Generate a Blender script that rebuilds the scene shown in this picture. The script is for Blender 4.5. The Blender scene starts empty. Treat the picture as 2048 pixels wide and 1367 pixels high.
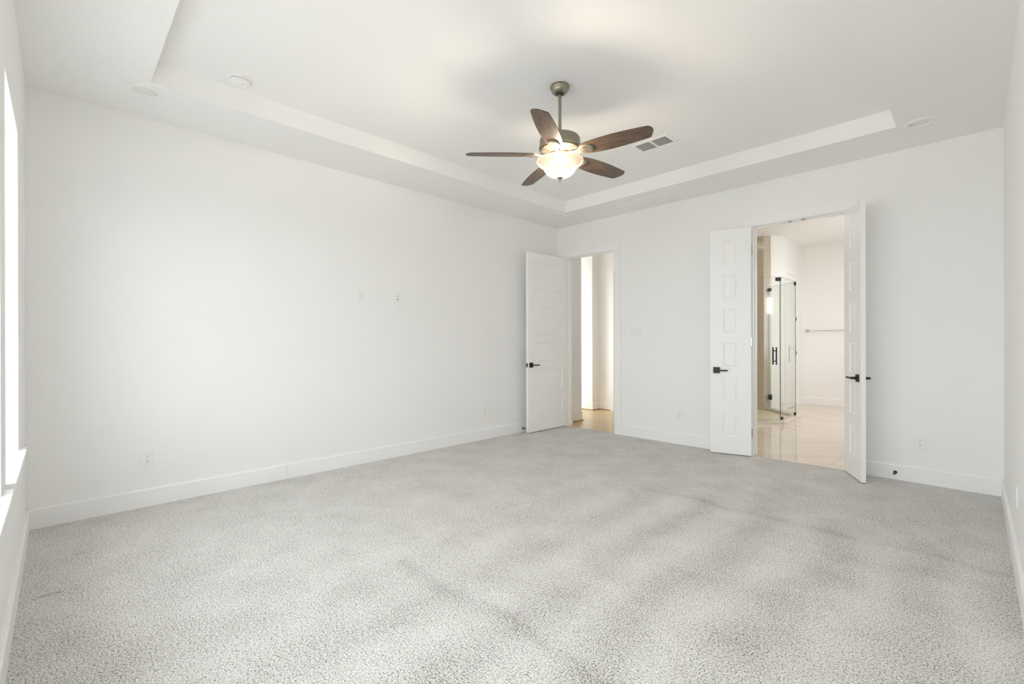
import bpy, bmesh, math, random
from mathutils import Vector, Matrix
R = math.radians
scn = bpy.context.scene
col = scn.collection

# ------------------------------------------------------------------ camera, sky, exposure
CAM = Vector((4.37265, -5.28152, 1.22)); F_PX = 916.26; YAW = .7911; PITCH = -.00047; ROLL = -.00237
fw = Vector((-math.sin(YAW), math.cos(YAW), 0)); rt = Vector((math.cos(YAW), math.sin(YAW), 0)); up = Vector((0, 0, 1))
f2 = fw * math.cos(PITCH) + up * math.sin(PITCH); u2 = up * math.cos(PITCH) - fw * math.sin(PITCH)
r3 = rt * math.cos(ROLL) + u2 * math.sin(ROLL); u3 = u2 * math.cos(ROLL) - rt * math.sin(ROLL)
cd = bpy.data.cameras.new('camera'); cam = bpy.data.objects.new('camera', cd); col.objects.link(cam)
m = Matrix((r3, u3, -f2)).transposed().to_4x4(); m.translation = CAM; cam.matrix_world = m
cd.sensor_width = 36; cd.lens = F_PX / 2048 * 36; cd.shift_y = 1.467 / 2048; cd.clip_start = .02; cd.clip_end = 200
scn.camera = cam

SKY = 6.9
w = bpy.data.worlds.new('World'); scn.world = w; w.use_nodes = True
bg = w.node_tree.nodes['Background']; bg.inputs[0].default_value = (.945, .968, 1, 1); bg.inputs[1].default_value = SKY
scn.view_settings.view_transform = 'Standard'; scn.view_settings.look = 'None'; scn.view_settings.gamma = 1
scn.view_settings.use_curve_mapping = False; scn.view_settings.exposure = 0.0
scn.cycles.max_bounces = 20; scn.cycles.diffuse_bounces = 12; scn.cycles.glossy_bounces = 6
scn.cycles.transmission_bounces = 12; scn.cycles.transparent_max_bounces = 24
scn.cycles.sample_clamp_indirect = 6; scn.cycles.caustics_reflective = False; scn.cycles.caustics_refractive = False

def portal(loc, rot, sx, sy):                      # marks a window opening so that skylight is sampled through it
    l = bpy.data.lights.new('window_daylight', 'AREA'); l.shape = 'RECTANGLE'; l.size = sx; l.size_y = sy
    l.cycles.is_portal = True
    o = bpy.data.objects.new('window_daylight', l); col.objects.link(o); o.location = loc; o.rotation_euler = rot
def lamp(name, kind, loc, power, size=.05, color=(1, .93, .82), rot=(0, 0, 0)):
    l = bpy.data.lights.new(name, kind); l.energy = power; l.color = color
    if kind == 'POINT': l.shadow_soft_size = size
    else: l.shape = 'DISK'; l.size = size
    o = bpy.data.objects.new(name, l); col.objects.link(o); o.location = loc; o.rotation_euler = rot
    return o

# window openings in the window wall: x0, x1; last one added for more daylight
WINS = [(.78, 1.60), (1.82, 2.58), (2.74, 3.56), (3.70, 4.45)]
WZ0, WZ1 = .65, 2.345
for a, b in WINS: portal(((a + b) / 2, -5.62, (WZ0 + WZ1) / 2), (R(90), 0, 0), b - a, WZ1 - WZ0)
portal((4.02, 2.9, 1.75), (0, R(90), 0), 1.7, 1.6)                       # added unseen bathroom window
portal((-1.85, .44, 1.4), (R(90), 0, 0), 1.7, 2.2)                      # added unseen hallway window

# ------------------------------------------------------------------ materials
def nt(name):
    mt = bpy.data.materials.new(name); mt.use_nodes = True; t = mt.node_tree
    return mt, t, t.nodes, t.links, t.nodes['Principled BSDF']
def simple(name, c, rough=.5, metal=0, spec=.5, bump=0, bscale=200, coat=0):
    mt, t, N, L, P = nt(name)
    P.inputs['Base Color'].default_value = (*c, 1); P.inputs['Roughness'].default_value = rough
    P.inputs['Metallic'].default_value = metal; P.inputs['Specular IOR Level'].default_value = spec
    P.inputs['Coat Weight'].default_value = coat
    if bump:
        tc = N.new('ShaderNodeTexCoord'); n = N.new('ShaderNodeTexNoise'); n.inputs['Scale'].default_value = bscale; n.inputs['Detail'].default_value = 4
        b = N.new('ShaderNodeBump'); b.inputs['Strength'].default_value = bump; b.inputs['Distance'].default_value = .002
        L.new(tc.outputs['Object'], n.inputs['Vector']); L.new(n.outputs['Fac'], b.inputs['Height']); L.new(b.outputs['Normal'], P.inputs['Normal'])
    return mt
M = {}
M['wall'] = simple('wall_paint', (.895, .893, .885), .62, spec=.3, bump=.12, bscale=90)
M['ceil'] = simple('ceiling_paint', (.89, .887, .88), .8, spec=.2, bump=.12, bscale=90)
M['trim'] = simple('trim_enamel', (.91, .91, .908), .32)
M['door'] = simple('door_enamel', (.925, .925, .922), .38)
M['plastic'] = simple('white_plastic', (.87, .87, .86), .35)
M['plastic2'] = simple('off_white_plastic', (.80, .795, .78), .4)  # slightly greyer white for lenses and the test button
M['slot'] = simple('dark_slot', (.05, .05, .05), .6)
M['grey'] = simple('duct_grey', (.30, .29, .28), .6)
M['black'] = simple('matte_black_metal', (.022, .021, .02), .38, metal=.3, bump=.05)
M['chrome'] = simple('brushed_chrome', (.55, .55, .54), .22, metal=1)
M['bronze'] = simple('dark_bronze', (.10, .075, .06), .35, metal=.8)
M['pewter'] = simple('antique_pewter', (.33, .30, .235), .38, metal=.85, bump=.1, bscale=60)
M['vinyl'] = simple('window_vinyl', (.88, .88, .87), .4)
M['outside'] = simple('pale_paving', (.62, .61, .58), .9, bump=.3, bscale=20)
M['bathwall'] = simple('bathroom_paint', (.895, .888, .872), .55, spec=.3, bump=.1, bscale=90)

def math_(N, L, op, a, b=None, c=None):
    n = N.new('ShaderNodeMath'); n.operation = op
    for i, v in enumerate((a, b, c)):
        if v is None: continue
        if isinstance(v, (int, float)): n.inputs[i].default_value = v
        else: L.new(v, n.inputs[i])
    return n.outputs[0]

def glassmat(name, tint, refl=1.0):
    mt, t, N, L, P = nt(name); N.remove(P)
    tr = N.new('ShaderNodeBsdfTransparent'); tr.inputs[0].default_value = (*tint, 1)
    gl = N.new('ShaderNodeBsdfGlossy'); gl.inputs['Roughness'].default_value = .01
    fr = N.new('ShaderNodeFresnel'); fr.inputs[0].default_value = 1.45
    mx = N.new('ShaderNodeMixShader'); geo = N.new('ShaderNodeNewGeometry')
    L.new(math_(N, L, 'MULTIPLY', fr.outputs[0], math_(N, L, 'SUBTRACT', 1, geo.outputs['Backfacing'])), mx.inputs[0]); L.new(tr.outputs[0], mx.inputs[1]); L.new(gl.outputs[0], mx.inputs[2])
    L.new(mx.outputs[0], N['Material Output'].inputs['Surface'])
    return mt
M['glass'] = glassmat('window_glass', (.97, .98, .98))
M['shglass'] = glassmat('shower_glass', (.965, .975, .965))
M['edge'] = simple('glass_edge_grey', (.26, .28, .26), .2)

def emis(name, c, s):
    mt, t, N, L, P = nt(name)
    P.inputs['Base Color'].default_value = (*c, 1); P.inputs['Emission Color'].default_value = (*c, 1); P.inputs['Emission Strength'].default_value = s
    return mt
M['bulb'] = emis('lit_bulb', (1, .88, .70), 18)
M['tube'] = emis('mirrored_tube_glow', (1, .95, .86), 5)

def bowlmat():
    mt, t, N, L, P = nt('frosted_bowl_glass'); N.remove(P)
    tl = N.new('ShaderNodeBsdfTranslucent'); tl.inputs[0].default_value = (.085, .068, .055, 1)
    tr = N.new('ShaderNodeBsdfTransparent'); tr.inputs[0].default_value = (1, .96, .9, 1)
    df = N.new('ShaderNodeBsdfDiffuse'); df.inputs[0].default_value = (.8, .74, .70, 1)
    gl = N.new('ShaderNodeBsdfGlossy'); gl.inputs['Roughness'].default_value = .25
    m0 = N.new('ShaderNodeMixShader'); m0.inputs[0].default_value = .25
    m1 = N.new('ShaderNodeMixShader'); m1.inputs[0].default_value = .5
    m2 = N.new('ShaderNodeMixShader'); m2.inputs[0].default_value = .06
    L.new(tl.outputs[0], m0.inputs[1]); L.new(tr.outputs[0], m0.inputs[2])
    L.new(m0.outputs[0], m1.inputs[1]); L.new(df.outputs[0], m1.inputs[2]); L.new(m1.outputs[0], m2.inputs[1]); L.new(gl.outputs[0], m2.inputs[2])
    L.new(m2.outputs[0], N['Material Output'].inputs['Surface'])
    return mt
M['bowl'] = bowlmat()

def ramp(N, stops):
    r = N.new('ShaderNodeValToRGB'); e = r.color_ramp.elements
    while len(e) < len(stops): e.new(.5)
    for i, (p, c) in enumerate(stops): e[i].position = p; e[i].color = (*c, 1)
    return r
def carpetmat():
    mt, t, N, L, P = nt('loop_pile_carpet')
    tc = N.new('ShaderNodeTexCoord'); O = tc.outputs['Object']
    sp = N.new('ShaderNodeSeparateXYZ'); L.new(O, sp.inputs[0])
    # tufts, with the shade in the gaps between them put into the colour
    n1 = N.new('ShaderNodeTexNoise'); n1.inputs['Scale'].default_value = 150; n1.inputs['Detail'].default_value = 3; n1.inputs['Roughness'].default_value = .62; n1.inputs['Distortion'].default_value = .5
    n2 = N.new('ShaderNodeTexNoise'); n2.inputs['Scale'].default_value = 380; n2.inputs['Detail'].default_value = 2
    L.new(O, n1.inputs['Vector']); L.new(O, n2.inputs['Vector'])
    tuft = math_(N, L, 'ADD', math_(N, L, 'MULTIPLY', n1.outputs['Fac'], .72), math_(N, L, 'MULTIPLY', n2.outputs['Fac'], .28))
    # where the pile lies the other way, its shading put into the colour: vacuum strokes along the room, turn marks and foot marks
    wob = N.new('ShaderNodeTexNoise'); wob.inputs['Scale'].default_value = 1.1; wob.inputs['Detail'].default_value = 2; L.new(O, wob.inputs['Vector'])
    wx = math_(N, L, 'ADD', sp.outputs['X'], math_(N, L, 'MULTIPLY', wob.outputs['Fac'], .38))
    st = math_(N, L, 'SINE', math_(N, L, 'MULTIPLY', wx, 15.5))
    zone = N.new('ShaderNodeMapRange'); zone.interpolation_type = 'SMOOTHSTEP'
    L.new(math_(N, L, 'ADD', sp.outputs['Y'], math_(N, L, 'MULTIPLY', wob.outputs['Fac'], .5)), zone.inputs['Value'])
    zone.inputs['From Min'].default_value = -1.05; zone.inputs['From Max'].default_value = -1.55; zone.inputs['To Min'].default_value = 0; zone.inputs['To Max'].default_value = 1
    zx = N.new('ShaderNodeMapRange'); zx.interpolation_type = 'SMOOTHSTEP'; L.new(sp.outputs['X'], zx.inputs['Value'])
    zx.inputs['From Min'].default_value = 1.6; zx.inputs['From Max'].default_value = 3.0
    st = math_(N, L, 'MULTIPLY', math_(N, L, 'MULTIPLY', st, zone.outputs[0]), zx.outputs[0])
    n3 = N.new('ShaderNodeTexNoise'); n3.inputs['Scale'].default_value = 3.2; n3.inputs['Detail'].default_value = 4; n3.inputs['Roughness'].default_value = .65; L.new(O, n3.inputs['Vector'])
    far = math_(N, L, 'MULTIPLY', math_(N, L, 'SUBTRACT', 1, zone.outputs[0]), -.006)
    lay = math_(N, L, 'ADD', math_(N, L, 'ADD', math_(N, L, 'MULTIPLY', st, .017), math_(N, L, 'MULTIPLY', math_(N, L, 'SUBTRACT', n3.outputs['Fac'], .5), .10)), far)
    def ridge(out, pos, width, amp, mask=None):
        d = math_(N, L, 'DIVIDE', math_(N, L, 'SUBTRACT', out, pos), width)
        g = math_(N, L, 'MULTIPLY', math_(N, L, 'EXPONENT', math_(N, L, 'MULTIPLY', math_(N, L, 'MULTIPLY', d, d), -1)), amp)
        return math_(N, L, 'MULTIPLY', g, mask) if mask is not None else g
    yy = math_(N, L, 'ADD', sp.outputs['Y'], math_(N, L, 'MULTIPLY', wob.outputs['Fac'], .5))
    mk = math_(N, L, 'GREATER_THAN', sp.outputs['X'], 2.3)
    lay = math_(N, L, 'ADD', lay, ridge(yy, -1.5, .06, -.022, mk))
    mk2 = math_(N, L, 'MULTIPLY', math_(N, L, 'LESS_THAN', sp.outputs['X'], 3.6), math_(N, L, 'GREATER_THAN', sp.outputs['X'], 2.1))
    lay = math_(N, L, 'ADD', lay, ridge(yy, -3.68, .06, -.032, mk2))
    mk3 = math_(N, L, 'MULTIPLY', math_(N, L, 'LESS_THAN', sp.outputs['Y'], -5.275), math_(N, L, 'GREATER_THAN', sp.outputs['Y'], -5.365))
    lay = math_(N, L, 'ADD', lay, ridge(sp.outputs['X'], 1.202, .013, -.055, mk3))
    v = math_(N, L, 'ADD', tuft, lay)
    r = ramp(N, [(.37, (.13, .12, .107)), (.445, (.43, .415, .39)), (.515, (.675, .66, .635)), (.62, (.85, .838, .815))])  # dark stops carry the shade between tufts
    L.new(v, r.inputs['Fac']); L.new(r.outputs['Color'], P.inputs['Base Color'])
    P.inputs['Roughness'].default_value = 1; P.inputs['Specular IOR Level'].default_value = .05
    P.inputs['Sheen Weight'].default_value = .15
    b = N.new('ShaderNodeBump'); b.inputs['Strength'].default_value = .3; b.inputs['Distance'].default_value = .007
    L.new(v, b.inputs['Height']); L.new(b.outputs['Normal'], P.inputs['Normal'])
    return mt
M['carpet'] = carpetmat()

def woodblade():
    mt, t, N, L, P = nt('walnut_blade')
    tc = N.new('ShaderNodeTexCoord'); mp = N.new('ShaderNodeMapping'); mp.inputs['Scale'].default_value = (3, 26, 3)
    L.new(tc.outputs['Object'], mp.inputs['Vector'])
    n = N.new('ShaderNodeTexNoise'); n.inputs['Scale'].default_value = 2.2; n.inputs['Detail'].default_value = 6; n.inputs['Roughness'].default_value = .7; n.inputs['Distortion'].default_value = .8
    L.new(mp.outputs[0], n.inputs['Vector'])
    r = ramp(N, [(.28, (.050, .032, .022)), (.5, (.115, .073, .047)), (.72, (.21, .145, .098))])
    L.new(n.outputs['Fac'], r.inputs['Fac']); L.new(r.outputs['Color'], P.inputs['Base Color']); P.inputs['Roughness'].default_value = .42
    return mt
M['blade'] = woodblade()
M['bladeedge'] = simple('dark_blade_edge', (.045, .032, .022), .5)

def oak():
    mt, t, N, L, P = nt('light_oak_floor')
    tc = N.new('ShaderNodeTexCoord'); mp = N.new('ShaderNodeMapping'); mp.inputs['Scale'].default_value = (1, 1, 1)
    L.new(tc.outputs['Object'], mp.inputs['Vector'])
    b = N.new('ShaderNodeTexBrick'); b.inputs['Scale'].default_value = 1; b.inputs['Brick Width'].default_value = 1.5; b.inputs['Row Height'].default_value = .16
    b.inputs['Mortar Size'].default_value = .002; b.inputs['Color1'].default_value = (.72, .53, .29, 1); b.inputs['Color2'].default_value = (.78, .60, .35, 1); b.inputs['Mortar'].default_value = (.36, .24, .12, 1)
    L.new(mp.outputs[0], b.inputs['Vector'])
    n = N.new('ShaderNodeTexNoise'); n.inputs['Scale'].default_value = 8; m2 = N.new('ShaderNodeMapping'); m2.inputs['Scale'].default_value = (.6, 8, 1)
    L.new(tc.outputs['Object'], m2.inputs['Vector']); L.new(m2.outputs[0], n.inputs['Vector'])
    hs = N.new('ShaderNodeMixRGB'); hs.blend_type = 'MULTIPLY'; hs.inputs[0].default_value = .25
    L.new(b.outputs['Color'], hs.inputs[1]); L.new(n.outputs['Fac'], hs.inputs[2]); L.new(hs.outputs[0], P.inputs['Base Color'])
    P.inputs['Roughness'].default_value = .3
    return mt
M['oak'] = oak()
M['shoe'] = simple('oak_shoe_moulding', (.42, .28, .14), .45)

def bathtile():
    mt, t, N, L, P = nt('polished_chevron_tile')
    tc = N.new('ShaderNodeTexCoord'); sp = N.new('ShaderNodeSeparateXYZ'); L.new(tc.outputs['Object'], sp.inputs[0])
    fx = math_(N, L, 'PINGPONG', math_(N, L, 'ADD', sp.outputs['X'], .35), .62)
    v = math_(N, L, 'ADD', sp.outputs['Y'], math_(N, L, 'MULTIPLY', fx, .9))
    k = math_(N, L, 'FRACT', math_(N, L, 'DIVIDE', v, .13))
    joint = math_(N, L, 'MULTIPLY', math_(N, L, 'GREATER_THAN', k, .04), math_(N, L, 'GREATER_THAN', fx, .004))
    idx = math_(N, L, 'FLOOR', math_(N, L, 'DIVIDE', v, .13))
    wn = N.new('ShaderNodeTexWhiteNoise'); wn.noise_dimensions = '1D'; L.new(idx, wn.inputs['W'])
    n = N.new('ShaderNodeTexNoise'); n.inputs['Scale'].default_value = 3; n.inputs['Detail'].default_value = 4
    cb = N.new('ShaderNodeCombineXYZ'); L.new(math_(N, L, 'MULTIPLY', v, 14), cb.inputs[0]); L.new(math_(N, L, 'MULTIPLY', fx, 1.2), cb.inputs[1]); L.new(cb.outputs[0], n.inputs['Vector'])
    f = math_(N, L, 'ADD', math_(N, L, 'MULTIPLY', n.outputs['Fac'], .6), math_(N, L, 'MULTIPLY', wn.outputs['Value'], .4))
    r = ramp(N, [(.2, (.68, .575, .485)), (.8, (.77, .675, .59))]); L.new(f, r.inputs['Fac'])
    mx = N.new('ShaderNodeMixRGB'); mx.inputs[1].default_value = (.58, .49, .41, 1); L.new(joint, mx.inputs[0]); L.new(r.outputs['Color'], mx.inputs[2])
    L.new(mx.outputs[0], P.inputs['Base Color']); P.inputs['Roughness'].default_value = .07; P.inputs['Specular IOR Level'].default_value = .65
    return mt
M['bathtile'] = bathtile()

def showertile():
    mt, t, N, L, P = nt('beige_striated_tile')
    tc = N.new('ShaderNodeTexCoord'); sp = N.new('ShaderNodeSeparateXYZ'); L.new(tc.outputs['Object'], sp.inputs[0])
    h = math_(N, L, 'ADD', sp.outputs['X'], math_(N, L, 'MULTIPLY', sp.outputs['Y'], .7))
    cb = N.new('ShaderNodeCombineXYZ'); L.new(math_(N, L, 'MULTIPLY', h, 110), cb.inputs[0]); L.new(math_(N, L, 'MULTIPLY', sp.outputs['Z'], .8), cb.inputs[1])
    n = N.new('ShaderNodeTexNoise'); n.inputs['Scale'].default_value = 1; n.inputs['Detail'].default_value = 4; L.new(cb.outputs[0], n.inputs['Vector'])
    r = ramp(N, [(.25, (.46, .385, .295)), (.75, (.62, .545, .45))]); L.new(n.outputs['Fac'], r.inputs['Fac'])
    j1 = math_(N, L, 'GREATER_THAN', math_(N, L, 'FRACT', math_(N, L, 'DIVIDE', math_(N, L, 'ADD', sp.outputs['Z'], -.30), .61)), .006)
    mx = N.new('ShaderNodeMixRGB'); mx.inputs[1].default_value = (.62, .56, .48, 1); L.new(j1, mx.inputs[0]); L.new(r.outputs['Color'], mx.inputs[2])
    L.new(mx.outputs[0], P.inputs['Base Color']); P.inputs['Roughness'].default_value = .18
    return mt
M['shtile'] = showertile()
M['pan'] = simple('cream_shower_floor', (.72, .62, .47), .35)

# ------------------------------------------------------------------ mesh helpers
def tag(o, label=None, cat=None, group=None, kind=None):
    if label: o['label'] = label
    if cat: o['category'] = cat
    if group: o['group'] = group
    if kind: o['kind'] = kind
    return o
def empty(name, loc, rz=0):
    o = bpy.data.objects.new(name, None); col.objects.link(o); o.location = loc; o.rotation_euler = (0, 0, rz); o.empty_display_size = .1
    return o
def link(name, bm, mat, parent=None, loc=(0, 0, 0), rot=(0, 0, 0), smooth=False, bevel=0, seg=2):
    bmesh.ops.recalc_face_normals(bm, faces=bm.faces)
    me = bpy.data.meshes.new(name); bm.to_mesh(me); bm.free()
    for mt in (mat if isinstance(mat, (list, tuple)) else [mat]): me.materials.append(mt)
    o = bpy.data.objects.new(name, me); col.objects.link(o); o.location = loc; o.rotation_euler = rot
    if parent: o.parent = parent
    if smooth:
        for p in me.polygons: p.use_smooth = True
        e = o.modifiers.new('split', 'EDGE_SPLIT'); e.split_angle = R(38)
    if bevel:
        b = o.modifiers.new('bevel', 'BEVEL'); b.width = bevel; b.segments = seg; b.limit_method = 'ANGLE'; b.angle_limit = R(40)
    return o
def box(bm, x0, x1, y0, y1, z0, z1, mi=0):
    v = [bm.verts.new((x, y, z)) for x in (x0, x1) for y in (y0, y1) for z in (z0, z1)]
    for q in ((0, 1, 3, 2), (4, 6, 7, 5), (0, 4, 5, 1), (2, 3, 7, 6), (0, 2, 6, 4), (1, 5, 7, 3)):
        bm.faces.new([v[i] for i in q]).material_index = mi
def obox(bm, c, ax, ay, az, hx, hy, hz):           # oriented box
    ax, ay, az, c = Vector(ax), Vector(ay), Vector(az), Vector(c)
    v = [bm.verts.new(c + ax * hx * i + ay * hy * j + az * hz * k) for i in (-1, 1) for j in (-1, 1) for k in (-1, 1)]
    for q in ((0, 1, 3, 2), (4, 6, 7, 5), (0, 4, 5, 1), (2, 3, 7, 6), (0, 2, 6, 4), (1, 5, 7, 3)): bm.faces.new([v[i] for i in q])
def lathe(bm, prof, n=48, c=(0, 0, 0)):
    rings = []
    for r, z in prof:
        if r < 1e-6: rings.append([bm.verts.new((c[0], c[1], c[2] + z))])
        else: rings.append([bm.verts.new((c[0] + r * math.cos(2 * math.pi * i / n), c[1] + r * math.sin(2 * math.pi * i / n), c[2] + z)) for i in range(n)])
    for a, b in zip(rings, rings[1:]):
        for i in range(n):
            j = (i + 1) % n
            if len(a) == 1 and len(b) == 1: continue
            if len(a) == 1: bm.faces.new((a[0], b[i], b[j]))
            elif len(b) == 1: bm.faces.new((a[i], a[j], b[0]))
            else: bm.faces.new((a[i], a[j], b[j], b[i]))
def cyl(bm, p, q, r, n=20):
    p, q = Vector(p), Vector(q); d = (q - p).normalized(); a = d.orthogonal().normalized(); b = d.cross(a)
    A = [bm.verts.new(p + (a * math.cos(2 * math.pi * i / n) + b * math.sin(2 * math.pi * i / n)) * r) for i in range(n)]
    B = [bm.verts.new(q + (a * math.cos(2 * math.pi * i / n) + b * math.sin(2 * math.pi * i / n)) * r) for i in range(n)]
    for i in range(n): bm.faces.new((A[i], A[(i + 1) % n], B[(i + 1) % n], B[i]))
    bm.faces.new(A[::-1]); bm.faces.new(B)
def prism(bm, pts, z0, z1):
    A = [bm.verts.new((x, y, z0)) for x, y in pts]; B = [bm.verts.new((x, y, z1)) for x, y in pts]; n = len(pts)
    bm.faces.new(A); bm.faces.new(B[::-1])
    for i in range(n): bm.faces.new((A[i], B[i], B[(i + 1) % n], A[(i + 1) % n]))
def slab_holes(bm, tr, a0, a1, b0, b1, n0, n1, holes, mi=0):   # slab spanned by (a,b), thickness n; rectangular holes
    As = sorted({a0, a1, *[h[0] for h in holes], *[h[1] for h in holes]}); Bs = sorted({b0, b1, *[h[2] for h in holes], *[h[3] for h in holes]})
    As = [x for x in As if a0 <= x <= a1]; Bs = [x for x in Bs if b0 <= x <= b1]
    def solid(i, j):
        if not (0 <= i < len(As) - 1 and 0 <= j < len(Bs) - 1): return False
        ca, cb = (As[i] + As[i + 1]) / 2, (Bs[j] + Bs[j + 1]) / 2
        return not any(h[0] < ca < h[1] and h[2] < cb < h[3] for h in holes)
    cache = {}
    def V(i, j, n):
        k = (i, j, n)
        if k not in cache: cache[k] = bm.verts.new(tr(As[i], Bs[j], (n0, n1)[n]))
        return cache[k]
    for i in range(len(As) - 1):
        for j in range(len(Bs) - 1):
            if not solid(i, j): continue
            for n in (0, 1): bm.faces.new((V(i, j, n), V(i + 1, j, n), V(i + 1, j + 1, n), V(i, j + 1, n))).material_index = mi
            for di, dj, p, q in ((-1, 0, (i, j), (i, j + 1)), (1, 0, (i + 1, j), (i + 1, j + 1)), (0, -1, (i, j), (i + 1, j)), (0, 1, (i, j + 1), (i + 1, j + 1))):
                if not solid(i + di, j + dj): bm.faces.new((V(*p, 0), V(*q, 0), V(*q, 1), V(*p, 1))).material_index = mi
XZ = lambda a, b, n: (a, n, b)      # wall across x
YZ = lambda a, b, n: (n, a, b)      # wall across y
XY = lambda a, b, n: (a, b, n)      # horizontal slab

# ------------------------------------------------------------------ room shell
W_, L_, H_, HT = 4.53, 5.437, 2.905, 3.054
def structure(name, bm, mat, label=None, **k):
    return tag(link(name, bm, mat, **k), label, None, None, 'structure')
DL = (.18, .978, 2.45); DF = (2.703, 3.51, 2.45)        # clear openings: door to the hall, double doors to the bathroom
bm = bmesh.new(); slab_holes(bm, YZ, -5.60, .12, -.05, 3.2, -.12, 0, []); structure('wall_left', bm, M['wall'], 'long plain white wall on the left')
bm = bmesh.new(); slab_holes(bm, XZ, 0, 4.65, -.05, 3.2, 0, .12, [(DL[0] - .02, DL[1] + .02, -.05, DL[2] + .02), (DF[0] - .02, DF[1] + .02, -.05, DF[2] + .02)])
structure('wall_back', bm, M['wall'], 'white wall holding the hall doorway and the bathroom double doors')
bm = bmesh.new(); slab_holes(bm, YZ, -5.60, 0, -.05, 3.2, W_, 4.65, []); structure('wall_right', bm, M['wall'], 'white wall at the right edge')
bm = bmesh.new(); slab_holes(bm, XZ, 0, W_, -.05, 3.2, -5.60, -L_, [(a, b, WZ0 - .02, WZ1) for a, b in WINS]); structure('wall_front', bm, M['wall'], 'white wall with the tall windows')
bm = bmesh.new(); slab_holes(bm, XY, 0, W_, -L_, 0, H_, HT, [(.626, 3.938, -4.857, -.599)]); box(bm, -.12, 4.65, -5.6, .12, 3.2, 3.3)
slab_holes(bm, XY, 0, W_, -L_, 0, HT, 3.2, [])
structure('ceiling', bm, M['ceil'], 'white tray ceiling with a raised rectangular centre')
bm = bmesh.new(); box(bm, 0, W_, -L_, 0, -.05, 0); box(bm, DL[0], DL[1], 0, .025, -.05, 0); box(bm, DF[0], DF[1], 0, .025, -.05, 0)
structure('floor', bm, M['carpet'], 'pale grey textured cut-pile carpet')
bm = bmesh.new(); box(bm, -30, 30, -40, 30, -.45, -.35); structure('ground', bm, M['outside'], 'pale paving outside the windows')

def baseboard(name, segs, label, h=.131, t=.016, shoe=False):
    bm = bmesh.new()
    for (x0, y0), (x1, y1) in segs:                 # direction such that the room lies on the left hand
        d = Vector((x1 - x0, y1 - y0)).normalized(); n = Vector((-d.y, d.x))
        prof = [(0, .0), (t, .0), (t, h - .008), (t - .006, h), (0, h)]
        A = [bm.verts.new((x0 + n.x * p, y0 + n.y * p, z)) for p, z in prof]; B = [bm.verts.new((x1 + n.x * p, y1 + n.y * p, z)) for p, z in prof]
        bm.faces.new(A); bm.faces.new(B[::-1])
        for i in range(5): bm.faces.new((A[i], A[(i + 1) % 5], B[(i + 1) % 5], B[i]))
    return structure(name, bm, M['trim'], label)
baseboard('baseboard_left', [((0, 0), (0, -3.828)), ((0, -3.8305), (0, -L_))], 'white baseboard along the long left wall')
baseboard('baseboard_back', [((DF[0] - .105, 0), (DL[1] + .103, 0)), ((W_, 0), (DF[1] + .105, 0)), ((DL[0] - .102, 0), (0, 0))], 'white baseboard under the doors wall')
baseboard('baseboard_right', [((W_, -L_), (W_, 0))], 'white baseboard along the right wall')
baseboard('baseboard_front', [((0, -L_), (W_, -L_))], 'white baseboard under the windows')

def casing(name, x0, x1, z1, label, y0=0, y1=.12, both=True, cw=.10):
    bm = bmesh.new()
    box(bm, x0 - .02, x0, y0 - .004, y1 + .004, 0, z1 + .02); box(bm, x1, x1 + .02, y0 - .004, y1 + .004, 0, z1 + .02); box(bm, x0, x1, y0 - .004, y1 + .004, z1, z1 + .02)   # jamb lining
    box(bm, x0, x0 + .011, y0 + .045, y0 + .08, 0, z1); box(bm, x1 - .011, x1, y0 + .045, y0 + .08, 0, z1); box(bm, x0 + .011, x1 - .011, y0 + .045, y0 + .08, z1 - .011, z1)    # stop
    for ya, yb in ((y0 - .018, y0), (y1, y1 + .018)) if both else ((y0 - .018, y0),):
        box(bm, x0 - .006 - cw, x0 - .006, ya, yb, 0, z1 + .006); box(bm, x1 + .006, x1 + .006 + cw, ya, yb, 0, z1 + .006)
        box(bm, x0 - .006 - cw, x1 + .006 + cw, ya, yb, z1 + .006, z1 + .006 + cw * .9)
    return structure(name, bm, M['trim'], label, bevel=.0025)
casing('trim_1', *DL, 'white casing around the doorway to the hall', cw=.095)
tf = casing('trim_2', *DF, 'white casing around the double bathroom doors', cw=.095)
for x in (3.045, 3.16):
    bm = bmesh.new(); box(bm, x - .02, x + .02, .008, .036, DF[2] - .003, DF[2]); lathe(bm, [(.011, 0), (.011, -.006), (.006, -.009), (0, -.01)], 16, (x, .022, DF[2] - .003))
    tag(link('ball_catch', bm, M['chrome'], tf, smooth=True), 'small metal catch plate')

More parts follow.
